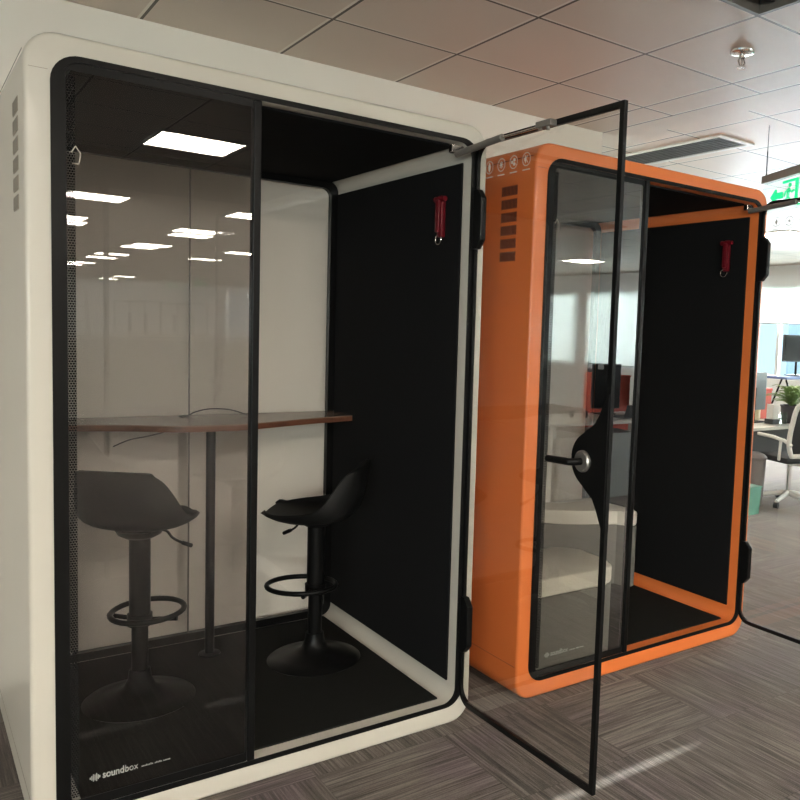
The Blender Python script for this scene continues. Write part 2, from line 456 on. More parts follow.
# ------------------------------------------------------------------ ceiling fittings
def ceiling_light(x, y, label, proto=[None]):
    if proto[0] is None:
        t = thing('ceiling_light', label, 'ceiling light', (x, y, ZC), 0, 'square ceiling light panels')
        bm = new(); ring_solid(bm, rrect(-.297, .297, -.297, .297, .004, 1), rrect(-.278, .278, -.278, .278, .004, 1), 0, .012)
        bmesh.ops.rotate(bm, verts=bm.verts, cent=(0, 0, 0), matrix=Matrix.Rotation(PI / 2, 3, 'X'))
        bmesh.ops.translate(bm, verts=bm.verts, vec=(0, 0, -.0125))
        obj('frame', bm, 'lamp_frame', t)
        bx('diffuser', (-.277, .277, -.277, .277, -.008, -.004), 'lamp', t)
        proto[0] = t
    else:
        t = copy_tree(proto[0]); t.location = (x, y, ZC); t['label'] = label
    return t
GL = 'square ceiling light panels'
lamps = [(1.42, -3.58, 'large bright square ceiling light mirrored in the top of the cream booth glass'),
         (1.40, -7.1, 'square ceiling light mirrored at the upper left of the cream booth glass'),
         (1.5, -10.1, 'square ceiling light mirrored at the left edge of the cream booth glass, third row back'),
         (3.2, -3.58, 'square ceiling light in front of the door gap, behind the camera'),
         (3.1, -7.2, 'square ceiling light mirrored at the right edge of the cream booth glass, beside the post'),
         (3.2, -10.25, 'square ceiling light mirrored upper right of centre in the cream booth glass'),
         (3.15, -13.25, 'square ceiling light mirrored in the middle of the cream booth glass, fourth row'),
         (3.2, -16.9, 'square ceiling light mirrored left of centre in the cream booth glass, fifth row'),
         (3.1, -20.3, 'small square ceiling light mirrored at the left of the cream booth glass, sixth row'),
         (4.75, -12.6, 'tiny square ceiling light mirrored right of centre in the cream booth glass'),
         (5.3, -25.2, 'farthest square ceiling light mirrored low in the cream booth glass'),
         (-.4, -3.58, 'unseen square ceiling light added for brightness behind and left of the camera, first row'),  # these three left-hand lamps are out of view, added for more light
         (-.4, -7.1, 'unseen square ceiling light added for brightness behind and left of the camera, second row'),
         (-2.2, -3.58, 'unseen square ceiling light added for brightness near the left wall, first row'),
         (8.9, -7.9, 'square ceiling light mirrored at mid height of the orange booth glass'),
         (7.85, 3.2, 'square ceiling light seen through the open door of the orange booth'),
         (6.35, 4.15, 'square ceiling light seen beside the post in the orange booth glass'),
         (8.2, 7.6, 'square ceiling light deep in the office behind the orange booth'),
         (5.0, 9.5, 'square ceiling light in the far office, left row'),
         (8.2, -3.58, 'square ceiling light between the orange booth and the windows, behind the camera')]
for x, y, l in lamps: ceiling_light(x, y, l)

# square return-air vent
t = thing('ceiling_vent', 'dark square air vent recessed in the ceiling at the top right corner', 'air vent', (2.06, -.837, ZC))
bm = new()
for d in ((-.285, -.275, -.285, .285), (.275, .285, -.285, .285), (-.275, .275, -.285, -.275), (-.275, .275, .275, .285)):
    box(bm, d[0], d[1], d[2], d[3], -.006, .15)
box(bm, -.275, .275, -.275, .275, .14, .15)
obj('housing', bm, 'duct', t)
for k in range(7):
    y = -.25 + k * .075
    bm = new(); prism(bm, [(y, .02), (y + .06, .10), (y + .065, .097), (y + .005, .017)], 0.02, .27, 'x'); obj('slat', bm, 'slat', t)
bx('damper_plate', (-.27, .0, -.27, .27, .05, .06), 'duct', t)
# linear slot vent
t = thing('slot_vent', 'long dark slatted air vent in the ceiling above the orange booth', 'air vent', (3.865, 1.30, ZC))
bm = new(); ring_solid(bm, rrect(-.17, .17, -.56, .56, .003, 1), rrect(-.135, .135, -.525, .525, .003, 1), 0, .008)
bmesh.ops.rotate(bm, verts=bm.verts, cent=(0, 0, 0), matrix=Matrix.Rotation(PI / 2, 3, 'X')); bmesh.ops.translate(bm, verts=bm.verts, vec=(0, 0, -.0085))
obj('frame', bm, 'lamp_frame', t)
bx('backing', (-.135, .135, -.525, .525, -.003, -.001), 'black', t)
for k in range(7):
    x = -.115 + k * .036
    bx('slat', (x, x + .012, -.525, .525, -.007, -.0035), 'slat', t)
# a second slot vent behind the camera, mirrored in the orange booth's glass
t = thing('ceiling_vent', 'dark square air vent mirrored in the upper part of the orange booth glass', 'air vent', (6.0, -4.5, ZC))
bm = new(); ring_solid(bm, rrect(-.31, .31, -.31, .31, .003, 1), rrect(-.285, .285, -.285, .285, .003, 1), 0, .008)
bmesh.ops.rotate(bm, verts=bm.verts, cent=(0, 0, 0), matrix=Matrix.Rotation(PI / 2, 3, 'X')); bmesh.ops.translate(bm, verts=bm.verts, vec=(0, 0, -.0085))
obj('frame', bm, 'duct', t)
bx('backing', (-.285, .285, -.285, .285, -.003, -.001), 'black', t)
for k in range(9): bx('slat', (-.25 + k * .06, -.235 + k * .06, -.285, .285, -.007, -.0035), 'slat', t)

# sprinkler
def sprinkler(x, y, label):
    t = thing('sprinkler', label, 'sprinkler', (x, y, ZC))
    bm = new(); lathe(bm, [(0, -.001), (.052, -.001), (.05, -.008), (.02, -.014), (.0, -.014)]); obj('escutcheon', bm, 'chrome', t, True)
    bm = new(); lathe(bm, [(0, -.014), (.012, -.014), (.012, -.03), (.0, -.03)], seg=12)
    tube(bm, [(.010, 0, -.028), (.022, 0, -.045), (.010, 0, -.062)], .004, 8); tube(bm, [(-.010, 0, -.028), (-.022, 0, -.045), (-.010, 0, -.062)], .004, 8)
    lathe(bm, [(0, -.062), (.012, -.062), (.012, -.068), (.0, -.068)], seg=12)
    lathe(bm, [(.004, -.03), (.004, -.062)], seg=8)
    obj('head', bm, 'chrome', t, True)
    bm = new(); lathe(bm, [(0, -.068), (.02, -.068), (.02, -.071), (0, -.071)], seg=16); obj('deflector', bm, 'chrome', t, True)
    return t
sprinkler(2.63, -.255, 'chrome fire sprinkler hanging from the ceiling tile at the upper right')
sprinkler(6.9, 2.25, 'small sprinkler on the ceiling seen through the open glass door at the right edge')

# exit sign
def pictogram_man(bm, x, z, s):
    """running figure made of strokes in the x-z plane"""
    def st(a, b, w):
        a = Vector(a); b = Vector(b); d = (b - a).normalized(); n = Vector((-d.y, d.x)) * w / 2
        prism(bm, [(x + s * p.x, z + s * p.y) for p in (a - n, b - n, b + n, a + n)], -.003, .003)
    prism(bm, [(x + s * (.55 + .09 * math.cos(k * PI / 5)), z + s * (.88 + .09 * math.sin(k * PI / 5))) for k in range(10)], -.003, .003)
    for a, b_, w in (((.5, .76), (.42, .45), .16), ((.46, .72), (.22, .62), .07), ((.22, .62), (.15, .45), .07), ((.52, .7), (.72, .56), .07),
                     ((.72, .56), (.88, .64), .07), ((.42, .45), (.6, .28), .1), ((.6, .28), (.5, .05), .09), ((.40, .45), (.28, .22), .1), ((.28, .22), (.02, .2), .09)):
        st(a, b_, w)
def exit_sign(loc, rz, label, proto=[None]):
    if proto[0]:
        t = copy_tree(proto[0]); t.location = loc; t.rotation_euler = (0, 0, rz); t['label'] = label; return t
    t = thing('exit_sign', label, 'exit sign', loc, rz)
    proto[0] = t
    L = .52
    bx('top_bar', (0, L, -.02, .02, -.045, 0), 'grey_metal', t, .004)
    bx('acrylic_panel', (.0, L, -.004, .004, -.225, -.046), 'acrylic', t)
    bm = new(); prism(bm, [(.085, -.135), (.135, -.095), (.135, -.118), (.20, -.118), (.20, -.152), (.135, -.152), (.135, -.175)], -.006, .006)
    obj('arrow', bm, 'green', t)
    bm = new(); pictogram_man(bm, .20, -.205, .13); obj('running_figure', bm, 'green', t)
    bm = new()
    for d in ((.205, .345, -.075, -.062), (.330, .345, -.205, -.075), (.345, .40, -.21, -.198)): box(bm, d[0], d[1], -.006, .006, d[2], d[3])
    obj('door_outline', bm, 'green', t)
    for x in (.02, L - .02):
        bm = new(); tube(bm, [(x, 0, 0), (x, 0, .14)], .0035, 8); tube(bm, [(x, 0, .14), (x, 0, ZC - loc[2])], .002, 6)
        obj('hanging_rod', bm, 'black_metal', t)
    return t
exit_sign((3.73, .42, 2.50), math.radians(-112), 'green exit sign with arrow hanging beside the orange booth at the right edge')
exit_sign((5.45, -17.0, 2.50), math.radians(180 - 15), 'small green exit sign mirrored in the cream booth glass')

# ------------------------------------------------------------------ booths
W_, H_, D_ = 1.495, 2.30, 1.20
IX0, IX1, IZ0, IZ1 = .085, 1.425, .087, 2.230
def booth(name, loc, shell_mat, vent_mat, label, logo_mat, glass_mat, louvre_mat):
    t = thing(name, label, 'phone booth', loc)
    inner = rrect(IX0, IX1, IZ0, IZ1, .055)
    bm = new(); ring_solid(bm, rrect(0, W_, 0.002, H_, .085), inner, 0, D_, .0)
    # soften the outer front and back edges
    es = [e for e in bm.edges if len(e.link_faces) == 2 and abs(e.verts[0].co.y - e.verts[1].co.y) < 1e-6
          and all((v.co.x < .03 or v.co.x > W_ - .03 or v.co.z < .03 or v.co.z > H_ - .03 or True) for v in e.verts)
          and (Vector((e.verts[0].co.x - W_ / 2, e.verts[0].co.z - H_ / 2)).length > 0)]
    outer_set = [e for e in es if all((v.co.x < .0851 and (v.co.z < .09 or v.co.z > H_ - .09 or v.co.x < .001)) or (v.co.x > W_ - .0851 and (v.co.z < .09 or v.co.z > H_ - .09 or v.co.x > W_ - .001)) or v.co.z < .0021 or v.co.z > H_ - .0001 for v in e.verts)
                 and not all(IX0 - .001 < v.co.x < IX1 + .001 and IZ0 - .001 < v.co.z < IZ1 + .001 for v in e.verts)]
    outer_set = [e for e in outer_set if e.verts[0].co.y < .001]
    bmesh.ops.bevel(bm, geom=outer_set, offset=.012, segments=4, profile=.5, affect='EDGES')
    obj('shell', bm, shell_mat, t, True)
    # rubber gasket round the front opening
    g_out = rrect(.0625, 1.457, .071, 2.246, .075); g_in = rrect(IX0 + .001, IX1 - .001, IZ0 + .001, IZ1 - .001, .0545)
    bm = new(); ring_solid(bm, g_out, g_in, -.004, .0); obj('front_gasket', bm, 'black', t)
    bm = new(); ring_solid(bm, rrect(IX0 + .001, IX1 - .001, IZ0 + .001, IZ1 - .001, .0545), rrect(IX0 + .036, IX1 - .036, IZ0 + .036, IZ1 - .036, .04), 1.165, 1.198)
    obj('rear_gasket', bm, 'black', t)
    # rear glazing in two panes with a fine joint
    zj = rrect(IX0 + .036, IX1 - .036, IZ0 + .036, IZ1 - .036, .04)
    for a, b_ in ((IX0 + .034, .742), (.746, IX1 - .034)):
        bx('rear_glass', (a, b_, 1.178, 1.186, IZ0 + .034, IZ1 - .034), 'back_glass', t)
    bx('rear_glass_joint', (.742, .746, 1.176, 1.188, IZ0 + .036, IZ1 - .036), 'grey_metal', t)
    # felt linings
    for s, (a, b_) in (('left', (.0865, .0945)), ('right', (1.4155, 1.4235))):
        bx('wall_felt', (a, b_, .052, 1.155, .155, 2.168), 'felt', t, .002)
    bx('ceiling_felt', (.125, 1.385, .055, 1.155, 2.222, 2.229), 'felt', t)
    bx('floor_mat', (.135, 1.378, .052, 1.145, .088, .094), 'mat', t)
    # fixed front pane, its printed edge, the post
    bx('front_glass', (.0865, .613, .004, .012, .0885, 2.2285), glass_mat, t)
    bm = new(); ring_solid(bm, rrect(.0865, .6125, .0885, 2.2285, .004, 6), rrect(.101, .6121, .118, 2.206, .014, 6), .0005, .0035); obj('glass_border', bm, 'black', t)
    bm = new(); box(bm, .102, .122, .0028, .0034, .126, 2.19)
    obj('dotted_print', bm, 'frit', t)
    bx('post', (.613, .637, -.006, .028, .0885, 2.2285), 'black_metal', t, .003)
    # brand mark at the foot of the pane
    lg = bpy.data.objects.new('maker_logo', None); col.objects.link(lg); lg.parent = t
    RX = Matrix.Rotation(PI / 2, 4, 'X')
    bm = new()
    for k, h in enumerate((.006, .013, .022, .017, .024, .013, .007)):
        box(bm, .150 + k * .0042, .1525 + k * .0042, .0022, .0036, .1725 - h / 2, .1725 + h / 2)
    bars = obj('logo_bars', bm, logo_mat, t)
    bpy.data.objects.remove(lg)
    text_mesh('logo_lettering', 'sound', .031, logo_mat, t, Matrix.Translation((.184, .003, .1645)) @ RX, offset=.0006, width=.058)
    text_mesh('logo_lettering', 'box', .031, logo_mat, t, Matrix.Translation((.2445, .003, .1645)) @ RX, offset=-.0001, width=.036)
    bm = new(); x = .292
    for wl in (8, 5, 5):
        for c in range(wl):
            hh = random.choice((.0035, .0035, .0055)); box(bm, x, x + .0028, .0026, .0034, .166, .166 + hh); x += .0042
        x += .004
    obj('tagline', bm, logo_mat, t)
    # vents on the left side
    for k in range(6):
        z = 2.118 - k * .0535
        bm = new(); prism(bm, [(.112, z - .02), (.222, z - .02), (.222, z + .02), (.112, z + .02)], -.002, -.0003, 'x')
        f = obj('side_vent', bm, vent_mat, t)
        bm = new()
        for j in range(11):
            box(bm, -.0035, -.002, .1155 + j * .0095, .1185 + j * .0095, z - .017, z + .017)
        obj('louvre', bm, louvre_mat, f)
    # seam lines of the panelled side
    bm = new(); box(bm, -.0008, .0, .012, 1.16, 2.2395, 2.2425); obj('panel_seam', bm, vent_mat, t)
    bx('panel_seam', (-.0008, .0, .012, 1.16, .150, .153), vent_mat, t); bx('panel_seam', (.012, .058, -.0008, .0, 2.196, 2.1975), vent_mat, t)
    # small warning mark at the pane's top left
    bm = new()
    for a, b_ in (((.112, 1.985), (.123, 2.005)), ((.123, 2.005), (.136, 1.985)), ((.136, 1.985), (.131, 1.955)), ((.114, 1.957), (.131, 1.957))):
        tube(bm, [(a[0], .0028, a[1]), (b_[0], .0028, b_[1])], .0016, 6)
    obj('pane_mark', bm, 'print_grey', t)
    # ---- the door, standing open at a right angle; local plane x = XD
    XD = 1.446; dw = .788; dz0, dz1 = .082, 2.240
    door = None
    # outline in (y,z): hinge side at y=-.012 with rounded corners, free edge square
    def outline(e, r):
        y1, y0, a, b_ = -.005 - e * .7, -.005 - dw + e, dz0 + e, dz1 - e
        P = [(y0, a)]
        for k in range(9):
            an = math.radians(-90 + 90 * k / 8); P.append((y1 - r + r * math.cos(an), a + r + r * math.sin(an)))
        for k in range(9):
            an = math.radians(0 + 90 * k / 8); P.append((y1 - r + r * math.cos(an), b_ - r + r * math.sin(an)))
        P.append((y0, b_)); return P
    bm = new()
    O, I = outline(0, .07), outline(.019, .055)
    n = len(O)
    A = [bm.verts.new((XD - .007, p[0], p[1])) for p in O]; B = [bm.verts.new((XD + .007, p[0], p[1])) for p in O]
    C = [bm.verts.new((XD + .007, p[0], p[1])) for p in I]; E = [bm.verts.new((XD - .007, p[0], p[1])) for p in I]
    for i in range(n):
        j = (i + 1) % n
        for P, Q in ((A, B), (B, C), (C, E), (E, A)): bm.faces.new((P[i], P[j], Q[j], Q[i]))
    door = obj('door', bm, 'black_metal', t)
    bm = new(); prism(bm, outline(.017, .056), XD - .004, XD + .004, 'x'); obj('door_glass', bm, 'door_glass', door)
    for zc in (1.955, .40):      # hinges: long trapezoid plates
        bm = new(); prism(bm, [(-.004, zc - .11), (-.03, zc - .11), (-.058, zc - .078), (-.058, zc + .078), (-.03, zc + .11), (-.004, zc + .11)], XD - .013, XD + .013, 'x')
        bmesh.ops.bevel(bm, geom=list(bm.edges), offset=.003, segments=2, profile=.5, affect='EDGES')
        obj('hinge', bm, 'black', door)
    # lock plate: a disc flaring into the free edge
    cy, cz, r = -.715, 1.148, .088; ye = -.005 - dw + .004
    P = []
    for k in range(25):
        an = math.radians(-60 + 120 * k / 24); P.append((cy + r * math.cos(an), cz + r * math.sin(an)))
    fl = [(cy + r * math.cos(math.radians(60)), cz + r * math.sin(math.radians(60)))]
    P += [(-.702, cz + .098), (-.732, cz + .118), (-.752, cz + .150), (ye + .012, cz + .20), (ye, cz + .215), (ye, cz - .215), (ye + .012, cz - .20), (-.752, cz - .150), (-.732, cz - .118), (-.702, cz - .098)]
    P = [p for p in P]
    bm = new(); prism(bm, P, XD - .012, XD + .012, 'x'); obj('lock_plate', bm, 'black_metal', door)
    bm = new()
    for s in (-1, 1):
        prof = [(.0, .012), (.033, .012), (.033, .021), (.028, .024), (.0, .024)]
        seg = 28
        vs = [[bm.verts.new((XD + s * h, -.685 + rr * math.cos(k * 2 * PI / seg), 1.142 + rr * math.sin(k * 2 * PI / seg))) for k in range(seg)] for rr, h in ((.035, .012), (.035, .019), (.03, .024))]
        for a, b2 in zip(vs, vs[1:]):
            for k in range(seg): bm.faces.new((a[k], a[(k + 1) % seg], b2[(k + 1) % seg], b2[k]))
        bm.faces.new(vs[-1])
    o = obj('handle_rose', bm, 'aluminium', door, True); o['label'] = 'silver rose ring of the door handle'
    bm = new()
    for s in (-1, 1):
        tube(bm, [(XD + s * .02, -.685, 1.142), (XD + s * .055, -.685, 1.142), (XD + s * .064, -.678, 1.142), (XD + s * .066, -.66, 1.142), (XD + s * .066, -.572, 1.138)], .011, 12, radii=[.012, .012, .012, .0125, .0115])
    obj('lever_handle', bm, 'black_metal', door, True)
    # four round printed symbols near the hinge corner
    for k in range(4):
        y = -.095 - k * .074; z = 2.134
        bm = new()
        R1, R0 = .0235, .0205; seg = 28
        a = [bm.verts.new((XD - .0056, y + R1 * math.cos(i * 2 * PI / seg), z + R1 * math.sin(i * 2 * PI / seg))) for i in range(seg)]
        c = [bm.verts.new((XD - .0056, y + R0 * math.cos(i * 2 * PI / seg), z + R0 * math.sin(i * 2 * PI / seg))) for i in range(seg)]
        for i in range(seg): bm.faces.new((a[i], a[(i + 1) % seg], c[(i + 1) % seg], c[i]))
        def disc(yy, zz, rr, sy=1., n=10):
            prism(bm, [(yy + rr * sy * math.cos(i * 2 * PI / n), zz + rr * math.sin(i * 2 * PI / n)) for i in range(n)], XD - .0066, XD - .0052, 'x')
        if k == 0: disc(y, z, .0135, .5); box(bm, XD - .0064, XD - .0052, y - .001, y + .001, z - .017, z + .017)
        elif k == 1:
            disc(y, z, .0055)
            for i in range(8):
                an = i * PI / 4; tube(bm, [(XD - .006, y + .007 * math.cos(an), z + .007 * math.sin(an)), (XD - .006, y + .0125 * math.cos(an), z + .0125 * math.sin(an))], .001, 5)
        elif k == 2:
            for i in range(3):
                an = PI / 2 + PI / 6 + i * 2 * PI / 3; disc(y + .0085 * math.cos(an), z + .0085 * math.sin(an), .006)
        else:
            for aa, bb in (((.005, -.013), (.005, .013)), ((-.007, .012), (.003, .001)), ((.003, .001), (-.008, -.012)), ((.009, -.006), (.009, .006))):
                tube(bm, [(XD - .006, y + aa[0], z + aa[1]), (XD - .006, y + bb[0], z + bb[1])], .0011, 5)
        box(bm, XD - .0064, XD - .0054, y - .02, y + .02, z - .037, z - .0335)
        obj('pictogram', bm, 'print_grey', door)
    # bottom edge strip of the door
    # ---- gas strut from the frame to the door head
    st = obj('door_strut', (lambda b_: (tube(b_, [(1.372, .022, 2.188), (XD - .052, -.235, 2.212)], .0125, 14), b_)[1])(new()), 'grey_metal', t, True)
    bm = new(); tube(bm, [(XD - .052, -.235, 2.212), (XD - .026, -.44, 2.222)], .0045, 10); obj('strut_rod', bm, 'chrome', st, True)
    bm = new(); box(bm, XD - .036, XD - .007, -.478, -.398, 2.216, 2.238, .003); tube(bm, [(XD - .026, -.455, 2.205), (XD - .026, -.455, 2.236)], .007, 10); tube(bm, [(XD - .026, -.415, 2.21), (XD - .026, -.415, 2.236)], .007, 10)
    obj('strut_bracket', bm, 'grey_metal', st)
    bm = new(); box(bm, 1.345, 1.40, .012, .036, 2.19, 2.222, .003); obj('strut_anchor', bm, 'chrome', st)
    return t

booth('white_phone_booth', (0, 0, 0), 'white_shell', 'vent_grey', 'cream white framed glass phone booth with open glass door, bar table and two stools inside', 'print_white', 'glass', 'louvre_grey')
OX = 1.725
booth('orange_phone_booth', (OX, 0, 0), 'orange_shell', 'vent_brown', 'orange framed glass phone booth with open glass door and two fabric benches inside', 'print_white', 'glass_bright', 'louvre_brown')

# emergency hammers on the felt walls
def hammer(x, label, proto=[None]):
    if proto[0]:
        t = copy_tree(proto[0]); t.location = (x, .172, 1.885); t['label'] = label; return t
    t = thing('emergency_hammer', label, 'emergency hammer', (x, .172, 1.885)); proto[0] = t
    bm = new(); box(bm, -.022, -.0005, -.017, .017, .012, .172, .006); box(bm, -.034, -.0225, -.013, .013, .03, .155, .005); obj('handle_body', bm, 'red', t, True)
    bm = new(); tube(bm, [(-.016, -.034, .158), (-.016, .034, .158)], .0115, 12, radii=[.010, .0125]); tube(bm, [(-.016, .034, .158), (-.016, .042, .158)], .006, 10, radii=[.006, .001]); obj('hammer_head', bm, 'red', t, True)
    bm = new(); tube(bm, [(-.016, .010 + .021 * math.cos(a * PI / 10), .004 + .019 * math.sin(a * PI / 10)) for a in range(20)], .0022, 6, closed=True)
    o = obj('pull_ring', bm, 'chrome', t, True); o['label'] = 'thin metal pull ring'
    return t
hammer(1.4155, 'red emergency hammer on the black felt wall inside the cream booth')
hammer(1.4155 + OX, 'red emergency hammer on the black felt wall inside the orange booth')

# ------------------------------------------------------------------ bar table
ZT = 1.120
def smooth_curve(pts, n=8):
    out = []
    P = [pts[0]] + pts + [pts[-1]]
    for i in range(1, len(P) - 2):
        for k in range(n):
            u = k / n; a, b_, c, d = P[i - 1], P[i], P[i + 1], P[i + 2]
            out.append(tuple(.5 * ((2 * b_[j]) + (-a[j] + c[j]) * u + (2 * a[j] - 5 * b_[j] + 4 * c[j] - d[j]) * u * u + (-a[j] + 3 * b_[j] - 3 * c[j] + d[j]) * u ** 3) for j in range(len(pts[0]))))
    out.append(tuple(pts[-1])); return out
front = smooth_curve([(.098, .95), (.22, .935), (.37, .895), (.50, .83), (.60, .775), (.72, .76), (.86, .765), (1.02, .82), (1.18, .88), (1.32, .915), (1.412, .935)], 5)
t = thing('bar_table', 'narrow brown bar table with a wavy front edge along the back of the cream booth', 'table', (.77, 1.0, .094))
OFF = Vector((-.77, -1.0, -.094))
def tt(bm): bmesh.ops.translate(bm, verts=bm.verts, vec=OFF); return bm
bm = new(); prism(bm, front + [(1.412, 1.162), (.098, 1.162)], ZT - .004, ZT, 'z'); obj('tabletop', tt(bm), 'table', t)
bm = new(); prism(bm, front + [(1.412, 1.160), (.098, 1.160)], ZT - .026, ZT - .0042, 'z'); obj('wood_edge', tt(bm), 'wood', t)
bm = new(); tube(bm, [(.772, .955, .1), (.772, .955, ZT - .027)], .019, 20); obj('leg', tt(bm), 'black_metal', t, True)
bm = new(); lathe(bm, [(0, .0945), (.045, .0945), (.045, .100), (.02, .103), (.0, .103)], .772, .955, 24); obj('foot_plate', tt(bm), 'black_metal', t, True)
bm = new(); pts = smooth_curve([(.715, 1.09, ZT + .004), (.745, 1.09, ZT + .020), (.80, 1.07, ZT + .034), (.88, 1.06, ZT + .030), (.955, 1.05, ZT + .006)], 6); tube(bm, pts, .0028, 8)
tag(obj('cable', bm, 'pot', None, True), 'thin brown cable arching over the bar tabletop in the cream booth', 'cable')
t = thing('cable_grommet', 'small dark cable outlet on the bar tabletop where the brown cable starts', 'cable outlet', (.70, 1.10, ZT))
bm = new(); lathe(bm, [(0, .0005), (.02, .0005), (.02, .004), (.012, .006), (0, .006)]); obj('cap', bm, 'black', t, True)
bm = new(); pts = smooth_curve([(.66, 1.08, ZT - .034), (.62, 1.085, ZT - .06), (.55, 1.09, ZT - .078), (.48, 1.09, ZT - .09), (.42, 1.09, ZT - .115)], 5); tube(bm, pts, .0025, 8)
tag(obj('cable', bm, 'pot', None, True), 'thin dark cable hanging loose under the bar table in the cream booth', 'cable')

# ------------------------------------------------------------------ bar stools
def interp(P, s):
    n = len(P) - 1; f = s * n; i = min(int(f), n - 1); u = f - i
    return [P[i][j] * (1 - u) + P[i + 1][j] * u for j in range(len(P[0]))]
def bar_stool(loc, rz, label, seat_z):
    t = thing('bar_stool', label, 'bar stool', loc, rz)
    # centre line and edge line of the bucket, x forward
    C = smooth_curve([(.215, -.002), (.18, -.012), (.10, -.032), (0, -.040), (-.10, -.030), (-.165, .0), (-.195, .06), (-.208, .13), (-.212, .205)], 4)
    E = smooth_curve([(.20, .0), (.165, .002), (.11, .006), (.05, .012), (-.02, .024), (-.075, .055), (-.115, .11), (-.155, .165), (-.195, .196)], 4)
    Wd = smooth_curve([(.11,), (.16,), (.195,), (.208,), (.213,), (.210,), (.195,), (.172,), (.150,)], 4)
    bm = new(); n = len(C); m = 14; G = []
    for i in range(n):
        row = []
        for j in range(m + 1):
            v = -1 + 2 * j / m; a = abs(v) ** 2.4
            x = C[i][0] + (E[i][0] - C[i][0]) * a; z = C[i][1] + (E[i][1] - C[i][1]) * a
            y = Wd[i][0] * math.sin(v * PI / 2 * .92) / math.sin(PI / 2 * .92)
            row.append(bm.verts.new((x * .91, y * .94, z + seat_z)))
        G.append(row)
    for i in range(n - 1):
        for j in range(m): bm.faces.new((G[i][j], G[i][j + 1], G[i + 1][j + 1], G[i + 1][j]))
    bmesh.ops.recalc_face_normals(bm, faces=bm.faces)
    bmesh.ops.solidify(bm, geom=bm.faces[:], thickness=.014)
    obj('seat_shell', bm, 'plastic', t, True)
    bm = new(); lathe(bm, [(0, -.038), (.085, -.040), (.075, -.058), (.05, -.072), (.0, -.072)], 0, 0, 32, seat_z); obj('seat_underside', bm, 'plastic', t, True)
    bm = new(); lathe(bm, [(0, 0), (.192, 0), (.197, .004), (.19, .010), (.14, .022), (.085, .036), (.055, .055), (.042, .085), (.037, .12), (.0, .12)], seg=56)
    obj('base', bm, 'black_metal', t, True)
    bm = new(); lathe(bm, [(0, .118), (.029, .118), (.029, .33), (.037, .335), (.037, seat_z - .07), (.0, seat_z - .07)], seg=28); obj('column', bm, 'black_metal', t, True)
    # foot ring: a loop reaching forward of the column
    pts = []
    for k in range(28):
        a = k * 2 * PI / 28; pts.append((.06 + .145 * math.cos(a), .125 * math.sin(a), .325))
    bm = new(); tube(bm, pts, .0105, 10, closed=True); tube(bm, [(.03, .0, .305), (-.03, 0, .305)], .0105, 10)
    tube(bm, [(0.01, .02, .31), (.02, .134, .315)], .009, 8); tube(bm, [(0.01, -.02, .31), (.02, -.134, .315)], .009, 8)
    lathe(bm, [(.037, .29), (.044, .292), (.044, .335), (.037, .337)], seg=24)
    obj('foot_ring', bm, 'black_metal', t, True)
    bm = new(); tube(bm, smooth_curve([(.03, -.02, seat_z - .055), (.075, -.06, seat_z - .062), (.10, -.075, seat_z - .095), (.125, -.095, seat_z - .118), (.165, -.115, seat_z - .14)], 4), .005, 8)
    tube(bm, [(.135, -.10, seat_z - .124), (.17, -.118, seat_z - .143)], .0085, 10)
    obj('height_lever', bm, 'black_metal', t, True)
    return t
bar_stool((.428, .655, .094), math.radians(50), 'black bucket bar stool behind the fixed glass pane, facing right', .700)
bar_stool((1.13, .67, .094), math.radians(180 - 36), 'black bucket bar stool in the open doorway of the cream booth, facing left', .662)

# ------------------------------------------------------------------ benches in the orange booth
def bench(name, outline, z0, z1, label):
    xs = [p[0] for p in outline]; ys_ = [p[1] for p in outline]
    c = (sum(xs) / len(xs), sum(ys_) / len(ys_))
    t = thing(name, label, 'bench', (c[0], c[1], z0))
    P = [(p[0] - c[0], p[1] - c[1]) for p in outline]
    bm = new(); prism(bm, P, 0, z1 - z0 - .082, 'z')
    bmesh.ops.bevel(bm, geom=[e for e in bm.edges if e.verts[0].co.z > .2 and e.verts[1].co.z > .2], offset=.006, segments=2, profile=.5, affect='EDGES')
    obj('base', bm, 'bench', t, True)
    bm = new(); prism(bm, P, z1 - z0 - .080, z1 - z0, 'z')
    bmesh.ops.bevel(bm, geom=[e for e in bm.edges if abs(e.verts[0].co.z - e.verts[1].co.z) < 1e-5], offset=.014, segments=4, profile=.5, affect='EDGES')
    obj('seat_cushion', bm, 'cushion', t, True)
    return t
def arc(cx, cy, r, a0, a1, n=10, ry=None):
    return [(cx + r * math.cos(math.radians(a0 + (a1 - a0) * k / n)), cy + (ry or r) * math.sin(math.radians(a0 + (a1 - a0) * k / n))) for k in range(n + 1)]
P1 = [(1.83, .03)] + arc(2.24, .11, .08, -90, 0, 8) + [(2.335, .20)] + arc(2.19, .25, .16, 10, 80, 8, .19) + [(2.05, .45), (1.83, .45)]
bench('bench', P1, .095, .495, 'beige cushioned grey bench close to the front glass of the orange booth')
P2 = [(2.64, 1.145), (2.64, .995), (2.72, .93), (2.81, .87), (2.92, .82), (3.02, .775)] + arc(3.06, .745, .065, -110, 0, 8) + [(3.125, 1.145)]
bench('bench', P2, .095, .53, 'beige cushioned grey bench in the back right corner of the orange booth')
# power socket on the front bench's end
t = thing('socket_plate', 'small white socket plate on the end of the front bench in the orange booth', 'socket', (2.3362, .17, .37))
bx('plate', (-.0, .008, -.025, .025, -.04, .04), 'paper', t, .002)
bx('outlet', (.0082, .011, -.015, .015, -.02, .02), 'black', t)

